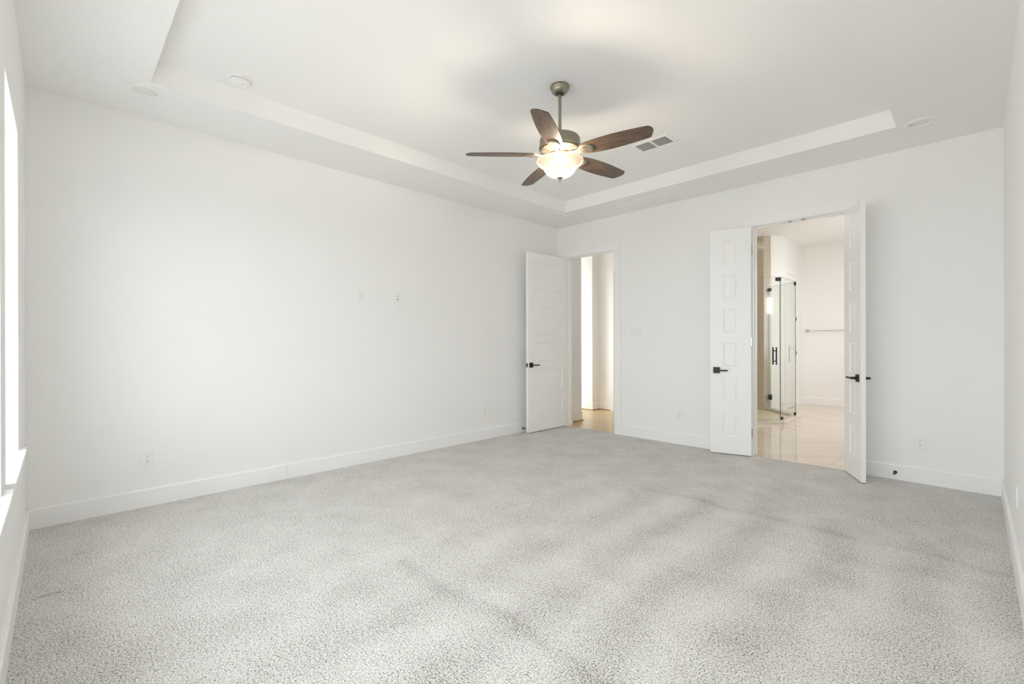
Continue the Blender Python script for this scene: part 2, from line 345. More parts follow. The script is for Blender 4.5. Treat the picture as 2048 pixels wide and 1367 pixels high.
# ------------------------------------------------------------------ panelled doors
PZ = [2.19 - .3705 * i for i in range(6)]
def door_leaf(name, wdt, hgt, t, x0, x1, ph=.265, label=None):
    # local frame: x from the hinge to the free edge, y thickness centred, z up
    bm = bmesh.new(); pans = [(x0, x1, z - ph / 2, z + ph / 2) for z in PZ]
    z0 = .012
    As = [0, x0, x1, wdt]; Bs = sorted([z0, hgt, *[p[2] for p in pans], *[p[3] for p in pans]])
    for s in (-1, 1):
        y = s * t / 2
        for i in range(3):
            for j in range(len(Bs) - 1):
                c = (Bs[j] + Bs[j + 1]) / 2
                pan = i == 1 and any(p[2] < c < p[3] for p in pans)
                q = [(As[i], Bs[j]), (As[i + 1], Bs[j]), (As[i + 1], Bs[j + 1]), (As[i], Bs[j + 1])]
                if not pan: bm.faces.new([bm.verts.new((a, y, b)) for a, b in q]); continue
                rings = []
                for ins, dep in ((0, 0), (.002, .008), (.009, .009), (.024, .002), (.026, .002)):
                    rings.append([bm.verts.new((a + (ins if k in (0, 3) else -ins), y - s * dep, b + (ins if k < 2 else -ins))) for k, (a, b) in enumerate(q)])
                for A, B in zip(rings, rings[1:]):
                    for k in range(4): bm.faces.new((A[k], A[(k + 1) % 4], B[(k + 1) % 4], B[k]))
                bm.faces.new(rings[-1])
    h = t / 2
    for q in (((0, -h, z0), (0, h, z0), (0, h, hgt), (0, -h, hgt)), ((wdt, -h, z0), (wdt, h, z0), (wdt, h, hgt), (wdt, -h, hgt)),
              ((0, -h, z0), (wdt, -h, z0), (wdt, h, z0), (0, h, z0)), ((0, -h, hgt), (wdt, -h, hgt), (wdt, h, hgt), (0, h, hgt))):
        bm.faces.new([bm.verts.new(p) for p in q])
    bmesh.ops.remove_doubles(bm, verts=bm.verts, dist=1e-5)
    return structure(name, bm, M['door'], label)
def handle(parent, x, z, s, t, dirx, wdt=None, lever=True):
    bm = bmesh.new(); y = s * t / 2
    def yb(a, b): return (min(a, b), max(a, b))
    box(bm, x - .033, x + .033, *yb(y, y + s * .009), z - .033, z + .033)
    h = link('handle_rose', bm, M['black'], parent, bevel=.0015); h['label'] = 'black square rose'
    bm = bmesh.new()
    cyl(bm, (x, y + s * .009, z), (x, y + s * .03, z), .0125)
    cyl(bm, (x, y + s * .03, z), (x, y + s * .055, z), .0105)
    if lever: box(bm, *sorted((x - dirx * .011, x + dirx * .115)), *yb(y + s * .045, y + s * .057), z - .008, z + .008)
    l = link('door_handle', bm, M['black'], parent, bevel=.003, smooth=False); l['label'] = 'black lever handle'
def hinge(parent, z, t, s=1):
    bm = bmesh.new(); cyl(bm, (-.004, s * (t / 2 + .004), z - .045), (-.004, s * (t / 2 + .004), z + .045), .006, 12)
    box(bm, -.004, .001, min(s * t / 2 - s * .028, s * t / 2), max(s * t / 2 - s * .028, s * t / 2), z - .045, z + .045)
    link('hinge', bm, M['chrome'], parent)
def latch(parent, wdt, z):
    bm = bmesh.new(); box(bm, wdt - .001, wdt + .0012, -.0125, .0125, z - .028, z + .028); box(bm, wdt + .001, wdt + .008, -.006, .006, z - .01, z + .01)
    tag(link('latch_plate', bm, M['black'], parent), 'black latch plate on the door edge')
T = .035
# hall door: hinge at left jamb, swung back towards the left wall
d1 = door_leaf('door_1', .80, 2.44, T, .10, .70, label='open white six-panel door beside the long left wall')
ang = math.atan2(-.806, -.018); n1 = Vector((-math.sin(ang), math.cos(ang)))
# face seen passes (.185,-.022)->(.167,-.826): centre line lies half a thickness to the -x side
d1.location = (.185 - T / 2, -.024, 0); d1.rotation_euler = (0, 0, ang)
sg = 1 if n1.x > 0 else -1
handle(d1, .742, .915, sg, T, -1); handle(d1, .742, .915, -sg, T, -1); latch(d1, .80, .915)
for z in (.25, 1.22, 2.2): hinge(d1, z, T, -sg)
# bathroom double doors
def leaf(name, hx, hy, fx, fy, side, label):
    d = door_leaf(name, .402, 2.44, T, .132, .272, label=label)
    a = math.atan2(fy - hy, fx - hx); n = Vector((-math.sin(a), math.cos(a)))
    s = 1 if n.dot(Vector((CAM.x - fx, CAM.y - fy))) > 0 else -1       # face towards the room
    d.location = (hx - n.x * s * T / 2, hy - n.y * s * T / 2, 0); d.rotation_euler = (0, 0, a)
    return d, s
d2, s2 = leaf('door_2', 2.7035, -.068, 2.317, -.174, 0, 'narrow white six-panel leaf folded back on the wall, left of the bathroom opening')
handle(d2, .338, .913, s2, T, -1); handle(d2, .338, .913, -s2, T, -1); pass
for z in (.25, 1.22, 2.2): hinge(d2, z, T, -s2)
d3, s3 = leaf('door_3', 3.505, -.022, 3.684, -.389, 0, 'narrow white six-panel leaf standing open, right of the bathroom opening')
handle(d3, .332, .902, s3, T, -1); handle(d3, .332, .902, -s3, T, -1); pass
for z in (.25, 1.22, 2.2): hinge(d3, z, T, -s3)

# ------------------------------------------------------------------ windows
for i, (a, b) in enumerate(WINS):
    e = empty(f'window_{i + 1}', ((a + b) / 2, -5.565, WZ0)); tag(e, ['tall white window nearest the long left wall', 'second tall white window from the long left wall', 'third tall white window from the long left wall', 'unseen window added for more daylight, nearest the right wall'][i], kind='structure')
    hw = (b - a) / 2; hh = WZ1 - WZ0
    bm = bmesh.new(); slab_holes(bm, XZ, -hw, hw, 0, hh, -.035, .03, [(-hw + .045, hw - .045, .05, hh / 2 - .02), (-hw + .045, hw - .045, hh / 2 + .02, hh - .045)]); link('window_frame', bm, M['vinyl'], e, bevel=.003)
    for z0, z1 in ((.05, hh / 2 - .02), (hh / 2 + .02, hh - .045)):
        bm = bmesh.new(); box(bm, -hw + .045, hw - .045, -.006, -.002, z0, z1); link('glass_pane', bm, M['glass'], e)
    bm = bmesh.new(); box(bm, -hw, hw, .03, .128, -.02, 0); box(bm, -hw - .11, hw + .01, .128, .158, -.02, 0); bmesh.ops.remove_doubles(bm, verts=bm.verts, dist=1e-5)
    link('window_sill', bm, M['trim'], e, bevel=.003)

# ------------------------------------------------------------------ wall plates
def frame_on(wall, a, z):      # empty whose local +y points out of the wall into the room
    if wall == 'left': return (0, a, z), R(-90)
    if wall == 'back': return (a, 0, z), R(180)
    return (W_, a, z), R(90)
def screw(bm, x, y, z): cyl(bm, (x, y, z), (x, y + .0012, z), .0032, 10)
def outlet(wall, a, z, label, decora=False, s=1.0, group=None):
    loc, rz = frame_on(wall, a, z); e = empty('power_outlet', loc, rz); tag(e, label, 'outlet', group)
    bm = bmesh.new(); w, h = .0355 * s, .058 * s; box(bm, -w, w, 0, .006, -h, h); link('cover_plate', bm, M['plastic'], e, bevel=.0025)
    bm = bmesh.new()
    if decora: box(bm, -.0165, .0165, .006, .0085, -.033, .033)
    else:
        for k in (-1, 1): cyl(bm, (0, .006, k * .0195), (0, .0085, k * .0195), .0165, 24)
        screw(bm, 0, .006, 0)
    r = link('receptacle', bm, M['plastic'], e)
    bm = bmesh.new()
    for k in (-1, 1):
        c = k * .0195
        box(bm, -.0075, -.0052, .0085, .0088, c - .001, c + .0085); box(bm, .0052, .0075, .0085, .0088, c + .001, c + .0085); cyl(bm, (0, .0085, c - .008), (0, .0088, c - .008), .0028, 10)
    link('socket_slot', bm, M['slot'], r)
    return e
outlet('left', -4.8135, .3535, 'white power outlet low on the left wall, nearest the windows', s=1.12)
outlet('left', -1.455, .350, 'white power outlet low on the left wall, near the open hall door')
outlet('back', 1.880, .351, 'white power outlet low on the wall between the two doorways')
outlet('back', 4.037, .347, 'white power outlet low on the wall right of the open bathroom doors', decora=True, s=1.1)
outlet('right', -1.665, .398, 'white power outlet low on the right wall')
outlet('left', -3.1115, 1.70, 'white power outlet high on the left wall, the larger of the pair', s=1.1)
loc, rz = frame_on('left', -2.691, 1.705); e = empty('cable_plate', loc, rz); tag(e, 'white cable jack plate high on the left wall, right of the high outlet', 'wall plate')
bm = bmesh.new(); box(bm, -.0355, .0355, 0, .006, -.058, .058); link('cover_plate', bm, M['plastic'], e, bevel=.0025)
bm = bmesh.new(); cyl(bm, (0, .006, .014), (0, .014, .014), .005, 14); tag(link('coax_jack', bm, M['chrome'], e, smooth=True), 'small metal cable jack')
bm = bmesh.new(); box(bm, -.008, .008, .006, .0075, -.026, -.012); tag(link('data_jack', bm, M['grey'], e), 'grey data jack')
loc, rz = frame_on('back', 1.292, 1.343); e = empty('light_switch', loc, rz); tag(e, 'white three-gang light switch beside the hall doorway', 'light switch')
bm = bmesh.new(); box(bm, -.082, .082, 0, .006, -.056, .056); link('cover_plate', bm, M['plastic'], e, bevel=.0025)
for k in (-1, 0, 1):
    bm = bmesh.new(); x = k * .046; tl = .003 if k else -.003
    v = [bm.verts.new(p) for p in ((x - .0165, .006, -.033), (x + .0165, .006, -.033), (x + .0165, .006, .033), (x - .0165, .006, .033), (x - .0165, .009 + tl, -.033), (x + .0165, .009 + tl, -.033), (x + .0165, .009 - tl, .033), (x - .0165, .009 - tl, .033))]
    for q in ((0, 1, 2, 3), (4, 5, 6, 7), (0, 1, 5, 4), (2, 3, 7, 6), (0, 3, 7, 4), (1, 2, 6, 5)): bm.faces.new([v[i] for i in q])
    link('switch_rocker', bm, M['plastic'], e)

# door stops on the baseboards
def doorstop(loc, rz, ln, label):
    e = empty('door_stop', loc, rz); tag(e, label, 'door stop')
    bm = bmesh.new(); lathe(bm, [(0, 0), (.014, 0), (.014, .004), (.006, .009), (.0045, .012), (.0045, ln - .014), (0, ln - .014)], 20)
    link('stop_rod', bm, M['black'], e, rot=(R(-90), 0, 0), smooth=True)
    bm = bmesh.new(); lathe(bm, [(0, ln - .014), (.0085, ln - .014), (.0095, ln - .008), (.0085, ln), (0, ln)], 20)
    tag(link('rubber_tip', bm, M['slot'], e, rot=(R(-90), 0, 0), smooth=True), 'black rubber tip')
doorstop((.016, -.765, .048), R(-90), .085, 'black door stop on the left baseboard, behind the open hall door')
doorstop((3.872, -.016, .065), R(180), .075, 'black door stop on the baseboard right of the open bathroom doors')

# ------------------------------------------------------------------ ceiling fittings
def can(x, y, label):
    e = empty('recessed_light', (x, y, H_)); tag(e, label, 'ceiling light', 'recessed lights in the lower ceiling border')
    bm = bmesh.new(); lathe(bm, [(.093, 0), (.0935, -.004), (.090, -.008), (.080, -.011), (.070, -.012), (.067, -.009), (.0665, -.001)], 56); link('trim_ring', bm, M['plastic'], e, smooth=True)
    bm = bmesh.new(); lathe(bm, [(.0665, -.0015), (.056, -.004), (.054, -.002), (.030, -.0055), (0, -.0065)], 56); tag(link('lens', bm, M['plastic2'], e, smooth=True), 'unlit pale lens')
can(.489, -4.871, 'unlit round recessed ceiling light nearest the windows')
can(.482, -.581, 'unlit round recessed ceiling light in the far corner above the hall door')
can(4.076, -.574, 'unlit round recessed ceiling light above the right end of the doors wall')
e = empty('smoke_detector', (.785, -4.385, HT)); tag(e, 'round white smoke detector on the raised ceiling', 'smoke detector')
bm = bmesh.new(); lathe(bm, [(.072, 0), (.073, -.006), (.071, -.014), (.066, -.017), (0, -.017)], 56); link('base_plate', bm, M['plastic'], e, smooth=True)
bm = bmesh.new(); lathe(bm, [(.060, -.017), (.060, -.0205), (.0, -.0205)], 56); tag(link('sensing_slot', bm, M['grey'], e), 'dark slot round the rim')
bm = bmesh.new(); lathe(bm, [(.062, -.0205), (.0635, -.024), (.060, -.036), (.050, -.043), (.030, -.045), (0, -.045)], 56); link('cap', bm, M['plastic'], e, smooth=True)
bm = bmesh.new(); cyl(bm, (.028, .01, -.0445), (.028, .01, -.047), .006, 14); link('test_button', bm, M['plastic2'], e)
bm = bmesh.new(); lathe(bm, [(.030, 0), (.030, -.002), (.027, -.003), (0, -.003)], 32)
tag(link('blank_cover', bm, M['ceil'], None, (.549, -5.235, H_), smooth=True), 'small round blank cover flush on the ceiling in the window corner', 'cover')

# supply register on the raised ceiling
vx0, vx1, vy0, vy1 = 2.11, 2.465, -1.475, -1.255
e = empty('ceiling_register', ((vx0 + vx1) / 2, (vy0 + vy1) / 2, HT)); tag(e, 'small white two-bank air register on the raised ceiling', 'air vent')
hx, hy = (vx1 - vx0) / 2, (vy1 - vy0) / 2; ix, iy = hx - .028, hy - .028
bm = bmesh.new(); slab_holes(bm, XY, -hx, hx, -hy, hy, -.007, 0, [(-ix, -.012, -iy, iy), (.012, ix, -iy, iy)]); link('register_frame', bm, M['plastic'], e, bevel=.003)
bm = bmesh.new(); box(bm, -ix, ix, -iy, iy, -.0012, -.0002); tag(link('duct_shade', bm, M['grey'], e), 'dark grey sheet for the shade in the duct behind the slats')  # closed flat sheet, the duct's shade put into its colour
for a, b in ((-ix, -.012), (.012, ix)):
    for k in range(7):
        y = -iy + (k + .5) * 2 * iy / 7; bm = bmesh.new()
        obox(bm, ((a + b) / 2, y, -.0055), (1, 0, 0), (0, math.cos(R(40)), math.sin(R(40))), (0, -math.sin(R(40)), math.cos(R(40))), (b - a) / 2, .0075, .0007)
        link('slat', bm, M['plastic'], e)
# return grille on the lower border
gx0, gx1, gy0, gy1 = 1.235, 1.925, -.445, -.095
e = empty('return_grille', ((gx0 + gx1) / 2, (gy0 + gy1) / 2, H_)); tag(e, 'long white return air grille on the lower ceiling border', 'air vent')
hx, hy = (gx1 - gx0) / 2, (gy1 - gy0) / 2; ix, iy = hx - .03, hy - .03
bm = bmesh.new(); slab_holes(bm, XY, -hx, hx, -hy, hy, -.008, 0, [(-ix, ix, -iy, -.007), (-ix, ix, .007, iy)]); link('grille_frame', bm, M['plastic'], e, bevel=.003)
bm = bmesh.new(); box(bm, -ix, ix, -iy, iy, -.001, -.0002); tag(link('filter', bm, simple('grille_filter', (.70, .69, .68), .8), e), 'pale grey filter behind the louvres')
bm = bmesh.new(); n = 22
for k in range(n):
    y = -iy + (k + .5) * 2 * iy / n
    if abs(y) < .009: continue
    obox(bm, (0, y, -.005), (1, 0, 0), (0, math.cos(R(38)), -math.sin(R(38))), (0, math.sin(R(38)), math.cos(R(38))), ix, .0058, .0005)
link('louvre', bm, M['plastic'], e)
bm = bmesh.new(); cyl(bm, (-hx + .008, -iy + .01, -.008), (-hx + .008, -iy + .01, -.011), .006, 12); link('latch_knob', bm, M['chrome'], e)

# ------------------------------------------------------------------ ceiling fan
FX, FY = 2.280, -2.725
fan = empty('ceiling_fan', (FX, FY, HT)); tag(fan, 'five-blade walnut ceiling fan with a lit frosted glass bowl', 'ceiling fan')
Z = lambda z: z - HT
def part(name, prof, mat, label=None, n=56):
    bm = bmesh.new(); lathe(bm, [(r, Z(z)) for r, z in prof], n); o = link(name, bm, mat, fan, smooth=True)
    if label: o['label'] = label
    return o
part('canopy', [(0, HT), (.066, HT), (.068, 3.049), (.068, 3.040), (.064, 3.036), (.063, 3.030), (.058, 3.016), (.046, 3.003), (.034, 2.998), (.030, 2.999)], M['pewter'])
part('canopy_collar', [(.030, 3.000), (.024, 2.996), (.012, 2.994), (0, 2.994)], M['slot'], 'black ball socket', 32)
part('downrod', [(0, 2.995), (.0115, 2.995), (.0115, 2.70), (0, 2.70)], M['pewter'], n=24)
part('motor_housing', [(0, 2.715), (.020, 2.715), (.022, 2.695), (.05, 2.692), (.120, 2.688), (.136, 2.682), (.144, 2.670), (.146, 2.625), (.149, 2.620), (.151, 2.612), (.149, 2.603), (.142, 2.600), (.142, 2.596)], M['pewter'])
part('vent_plate', [(.142, 2.597), (.144, 2.592), (.140, 2.588), (.128, 2.586), (.075, 2.578), (.060, 2.577), (.058, 2.585)], M['pewter'])
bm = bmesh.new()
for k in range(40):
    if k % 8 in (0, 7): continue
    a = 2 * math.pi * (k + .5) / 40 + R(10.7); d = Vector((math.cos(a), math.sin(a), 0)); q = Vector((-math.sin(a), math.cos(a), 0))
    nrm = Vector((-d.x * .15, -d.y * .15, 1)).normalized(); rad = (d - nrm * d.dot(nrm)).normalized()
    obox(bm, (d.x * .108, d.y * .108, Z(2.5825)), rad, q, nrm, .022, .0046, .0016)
o = link('vent_slot_shade', bm, M['bladeedge'], fan); o['label'] = 'dark radial strips for the shade in the cooling slots'; o['kind'] = 'stuff'  # raised dark strips, shade of the open slots put into colour
part('switch_housing', [(.060, 2.585), (.058, 2.560), (.062, 2.556), (.062, 2.548), (.052, 2.543), (.050, 2.530), (.030, 2.526), (.012, 2.524), (.0035, 2.52), (.0035, 2.405)], M['pewter'])
BZ = 2.562
def blade_bm():
    N_ = 26; r0, r1 = .165, .682; bm = bmesh.new()
    def hw(s):  # half widths of the two edges at s in 0..1
        base = .052 + .020 * math.sin(math.pi * s ** .85)
        a = b = base
        if s > .94: k = (s - .94) / .06; a = base * (1 - .34 * k ** 3); b = base * (1 - .12 * k ** 3)
        if s < .06: k = 1 - s / .06; a *= 1 - .25 * k * k; b *= 1 - .25 * k * k
        return a, b
    th = .0028; rows = []
    for i in range(N_ + 1):
        s = i / N_; a, b = hw(s); x = r0 + (r1 - r0) * s
        e_ = max(0, (s - .8) / .2) ** 3
        rows.append([bm.verts.new((x - e_ * (.022 * (y + a) / (a + b) + .016 * (2 * y / (a + b)) ** 2), y, zz)) for zz in (-th, th) for y, j in ((-a, 0), (-a * .5, 1), (0, 1), (b * .5, 1), (b, 0))])
    for A, B in zip(rows, rows[1:]):
        for k in range(4):
            bm.faces.new((A[k], B[k], B[k + 1], A[k + 1])); bm.faces.new((A[k + 5], A[k + 6], B[k + 6], B[k + 5]))
        bm.faces.new((A[0], A[5], B[5], B[0])).material_index = 1; bm.faces.new((A[4], B[4], B[9], A[9])).material_index = 1
    for Rw in (rows[0], rows[-1]):
        for k in range(4): bm.faces.new((Rw[k], Rw[k + 1], Rw[k + 6], Rw[k + 5])).material_index = 1
    return bm
def iron_bm():
    bm = bmesh.new()
    out = [(.150, .020), (.165, .030), (.182, .041), (.205, .045), (.228, .043), (.246, .032), (.256, .014)]
    pts = [(x, -y) for x, y in out] + [(x, y) for x, y in out[::-1]]
    A = [bm.verts.new((x, y, -.0035)) for x, y in pts]; B = [bm.verts.new((.20 + (x - .20) * .9, y * .9, -.011)) for x, y in pts]; n = len(pts)
    for i in range(n): bm.faces.new((A[i], A[(i + 1) % n], B[(i + 1) % n], B[i]))
    bm.faces.new(A); bm.faces.new(B[::-1])
    sec = [(.056, .012, .004), (.085, .013, -.002), (.115, .014, -.007), (.150, .020, -.0075), (.170, .024, -.0075)]     # arm
    rr = [[bm.verts.new(p) for p in ((x, -h, z - .0045), (x, h, z - .0045), (x, h, z + .004), (x, -h, z + .004))] for x, h, z in sec]
    for P, Q in zip(rr, rr[1:]):
        for k in range(4): bm.faces.new((P[k], P[(k + 1) % 4], Q[(k + 1) % 4], Q[k]))
    bm.faces.new(rr[0]); bm.faces.new(rr[-1])
    for x, y in ((.195, .026), (.195, -.026), (.236, 0)): cyl(bm, (x, y, -.011), (x, y, -.0135), .0045, 12)
    return bm
for k in range(5):
    if k == 0:
        b0 = link('blade', blade_bm(), [M['blade'], M['bladeedge']], fan); i0 = link('blade_bracket', iron_bm(), M['pewter'], b0, bevel=.0015)
        b, br = b0, i0
    else:
        b = b0.copy(); col.objects.link(b); br = i0.copy(); col.objects.link(br); br.parent = b
    b.location = (0, 0, Z(BZ)); b.rotation_mode = 'QUATERNION'
    b.rotation_quaternion = Matrix.Rotation(R(10.7 + 72 * k), 3, 'Z').to_quaternion() @ Matrix.Rotation(R(-13), 3, 'X').to_quaternion()
bowl = [(.160, 2.523), (.1655, 2.521), (.1665, 2.515), (.163, 2.507), (.152, 2.495), (.137, 2.484), (.124, 2.475), (.116, 2.464), (.110, 2.450), (.096, 2.430), (.076, 2.416), (.052, 2.406), (.028, 2.401), (.008, 2.400)]
part('glass_bowl', bowl, M['bowl'], 'frosted white glass bowl, lit from inside')
part('finial', [(.020, 2.401), (.021, 2.398), (.016, 2.392), (.009, 2.387), (.004, 2.384), (.004, 2.378), (.0055, 2.374), (.0045, 2.369), (0, 2.367)], M['pewter'], n=28)
for sx, sy in ((.043, -.053), (-.043, .053)):
    bm = bmesh.new(); lathe(bm, [(0, .045), (.010, .043), (.011, .028), (.017, .015), (.022, 0), (.020, -.013), (.012, -.021), (0, -.024)], 20)
    tag(link('light_bulb', bm, M['bulb'], fan, (sx, sy, Z(2.462)), smooth=True), 'glowing bulb')
for k in (-1, 1): lamp('fan_lamp', 'POINT', (FX + .634 * .068 * k, FY - .774 * .068 * k, 2.508), 18, .022, (1, .82, .62))

# ------------------------------------------------------------------ hallway beyond the left doorway
bm = bmesh.new(); box(bm, -3.2, 1.45, .12, 4.2, -.05, 0); box(bm, DL[0], DL[1], .025, .12, -.05, 0); structure('floor_hall', bm, M['oak'], 'light oak plank floor in the hall')
bm = bmesh.new(); box(bm, -3.2, 1.45, .12, 4.2, 2.9, 3.0); structure('ceiling_hall', bm, M['ceil'], 'white hall ceiling')
bm = bmesh.new(); box(bm, -.6, .035, .12, .535, 0, 2.9); structure('wall_hall_side', bm, M['wall'], 'white wall end just inside the hall doorway')
bm = bmesh.new(); slab_holes(bm, XZ, -3.2, -.6, 0, 2.9, .415, .535, [(-2.7, -1.0, .3, 2.5)]); structure('wall_hall_window', bm, M['wall'], 'hall wall holding the added hall window')
bm = bmesh.new(); box(bm, -3.2, -.466, 1.53, 2.0, 0, 2.9); structure('wall_hall_far', bm, M['wall'], 'bright white wall at the end of the hall view')
bm = bmesh.new(); box(bm, -.466, 1.45, 1.74, 2.0, 0, 2.9); structure('wall_hall_back', bm, M['wall'], 'white hall wall with another doorway')
bm = bmesh.new(); box(bm, 1.15, 1.27, .12, 1.74, 0, 2.9); structure('wall_hall_right', bm, M['wall'], 'white wall closing the hall on the right')
bm = bmesh.new(); box(bm, -3.3, -3.2, .4, 2.0, 0, 2.9); structure('wall_hall_left', bm, M['wall'], 'white wall closing the hall on the left')
bm = bmesh.new(); lathe(bm, [(0, 2.897), (.07, 2.897), (.09, 2.895), (.09, 2.9)], 40, (.62, .95, 0)); link('hall_fill_lens', bm, emis('hall_fill_glow', (1, .93, .82), 5), bpy.data.objects['ceiling_hall'])  # unseen glowing lens, added along with the hall fill
lamp('hall_fill_lamp', 'AREA', (.62, .95, 2.885), 7, .14, (1, .94, .85))  # added fill, brightens the hall walls
def bb(name, segs, label, shoe=True):
    o = baseboard(name, segs, label, h=.14)
    if shoe:
        bm = bmesh.new()
        for (x0, y0), (x1, y1) in segs:
            d = Vector((x1 - x0, y1 - y0)).normalized(); n = Vector((-d.y, d.x)); c = Vector((x0 + x1, y0 + y1)) / 2
            obox(bm, (c.x + n.x * .023, c.y + n.y * .023, .008), (d.x, d.y, 0), (n.x, n.y, 0), (0, 0, 1), (Vector((x1 - x0, y1 - y0)).length) / 2 + .012, .007, .008)
        tag(link('shoe_moulding', bm, M['shoe'], o), 'oak strip at the foot of the baseboard')
bb('baseboard_hall', [((.035, .535), (.035, .145)), ((-.45, 1.53), (-3.2, 1.53)), ((-.466, 1.74), (-.466, 1.53)), ((-.24, 1.74), (-.45, 1.74))], 'white baseboard with oak strip in the hall')
casing('trim_3', -.14, .66, 2.47, 'white casing of the door across the hall', y0=1.74, y1=1.80, both=False, cw=.09)
bm = bmesh.new(); box(bm, -.138, .658, 1.727, 1.739, .01, 2.468); structure('door_5', bm, M['door'], 'closed white door across the hall')
wh = empty('window_7', (-1.85, .45, .3)); tag(wh, 'unseen hall window added to light the hall', kind='structure')  # out of view, put in to light the far hall wall
bm = bmesh.new(); slab_holes(bm, XZ, -.85, .85, 0, 2.2, -.02, .03, [(-.80, -.02, .05, 2.15), (.02, .80, .05, 2.15)]); link('window_frame', bm, M['vinyl'], wh)
for a, b in ((-.80, -.02), (.02, .80)):
    bm = bmesh.new(); box(bm, a, b, 0, .004, .05, 2.15); link('glass_pane', bm, M['glass'], wh)

# ------------------------------------------------------------------ bathroom beyond the double doors
BH = 3.10
bm = bmesh.new(); box(bm, 1.39, 4.1, .12, 5.3, -.05, 0); box(bm, DF[0], DF[1], .025, .12, -.05, 0); structure('floor_bath', bm, M['bathtile'], 'glossy cream chevron tile floor in the bathroom')
bm = bmesh.new(); box(bm, .4, 4.1, .12, 5.3, BH, BH + .1); structure('ceiling_bath', bm, M['bathwall'], 'cream bathroom ceiling')
bm = bmesh.new(); box(bm, 1.7, 4.1, 5.2, 5.3, 0, BH); structure('wall_bath_back', bm, M['bathwall'], 'cream wall at the far end of the bathroom')
bm = bmesh.new(); slab_holes(bm, YZ, .12, 5.2, 0, BH, 3.98, 4.1, [(2.1, 3.7, .9, 2.6)]); structure('wall_bath_right', bm, M['bathwall'], 'cream bathroom wall on the right')
# wall right of the shower: tiled nib, chamfer and long left side
bm = bmesh.new(); prism(bm, [(1.8225, 3.7025), (1.957, 3.84), (1.957, 5.2), (1.70, 5.2), (1.70, 3.82)], 0, BH); structure('wall_bath_left', bm, M['bathwall'], 'cream wall behind the glass shower')
bm = bmesh.new(); prism(bm, [(.52, 3.61), (1.733, 3.61), (1.8225, 3.7025), (1.70, 3.82), (.52, 3.82)], 0, BH); structure('wall_shower', bm, M['shtile'], 'beige striated tile wall inside the shower')
bm = bmesh.new(); box(bm, .40, 1.62, .9, 1.02, 0, BH); box(bm, 1.50, 1.62, .12, .9, 0, BH); structure('wall_bath_side', bm, M['bathwall'], 'cream wall closing the bathroom beside the shower')
bm = bmesh.new(); box(bm, .40, .52, .9, 3.82, 0, BH); structure('wall_shower_side', bm, M['shtile'], 'beige tile wall at the left of the shower')
bm = bmesh.new(); box(bm, 1.39, 1.50, .12, .3, 0, BH); structure('wall_bath_front', bm, M['bathwall'], 'short cream wall behind the hall')
wb = empty('window_5', (4.03, 2.9, .9)); tag(wb, 'unseen bathroom window added to light the bathroom', kind='structure')  # out of view, put in to brighten the bathroom
bm = bmesh.new(); slab_holes(bm, YZ, -.8, .8, 0, 1.7, -.02, .03, [(-.75, -.02, .05, 1.65), (.02, .75, .05, 1.65)]); link('window_frame', bm, M['vinyl'], wb)
for a, b in ((-.75, -.02), (.02, .75)):
    bm = bmesh.new(); box(bm, 0, .004, a, b, .05, 1.65); link('glass_pane', bm, M['glass'], wb)
baseboard('baseboard_bath', [((3.98, 5.2), (1.957, 5.2)), ((1.957, 5.2), (1.957, 4.78)), ((1.957, 3.99), (1.957, 3.84))], 'white baseboard at the far end of the bathroom', h=.14)
# closed door in the left bathroom wall
bm = bmesh.new(); box(bm, 1.957, 1.975, 4.0, 4.09, 0, 2.47); box(bm, 1.957, 1.975, 4.69, 4.78, 0, 2.47); box(bm, 1.957, 1.975, 4.0, 4.78, 2.47, 2.56); structure('trim_4', bm, M['trim'], 'white casing on the bathroom side wall', bevel=.002)
d6 = door_leaf('door_6', .596, 2.46, .012, .10, .496, label='closed white panel door seen through the shower glass'); d6.location = (1.966, 4.092, 0); d6.rotation_euler = (0, 0, R(90))
for z in (1.01, 1.654):
    bm = bmesh.new(); cyl(bm, (.60, -.013, z - .03), (.60, -.013, z + .03), .006, 10); tag(link('hinge', bm, M['black'], d6), 'black hinge')

# shower
SC, SD, SA, SE_ = Vector((2.322, 2.39)), Vector((2.342, 3.145)), Vector((1.622, 1.69)), Vector((1.800, 3.672))
CZ = .0475; GT = 2.19
def off(pl, d):        # offset an open polyline to its right
    out = []
    for i, p in enumerate(pl):
        a = (pl[i] - pl[i - 1]).normalized() if i else (pl[1] - pl[0]).normalized(); b = (pl[i + 1] - pl[i]).normalized() if i < len(pl) - 1 else a
        na, nb = Vector((a.y, -a.x)), Vector((b.y, -b.x)); n = (na + nb).normalized(); out.append(p + n * d / max(.4, n.dot(na)))
    return out
pl = [SA, SC, SD, SE_]
oc, ic = off(pl, .07), off(pl, -.05)
bm = bmesh.new(); pts = [(p.x, p.y) for p in oc] + [(p.x, p.y) for p in ic[::-1]]; prism(bm, pts, 0, CZ)
structure('trim_5', bm, simple('curb_stone', (.66, .60, .53), .25), 'low pale curb under the glass shower', bevel=.004)
bm = bmesh.new(); prism(bm, [(.52, 1.02), (1.55, 1.02), (1.55, 1.60)] + [(p.x, p.y) for p in ic] + [(1.71, 3.61), (.52, 3.61)], -.05, .012); structure('floor_shower', bm, M['pan'], 'cream shower floor inside the curb')
bm = bmesh.new(); box(bm, 1.50, 1.62, 1.02, 1.66, 0, BH); structure('wall_shower_front', bm, M['shtile'], 'tiled return wall at the front of the shower')
sh = empty('glass_shower_enclosure', (SC.x, SC.y, CZ)); tag(sh, 'clear glass shower enclosure with black hinges in the bathroom', 'shower enclosure')
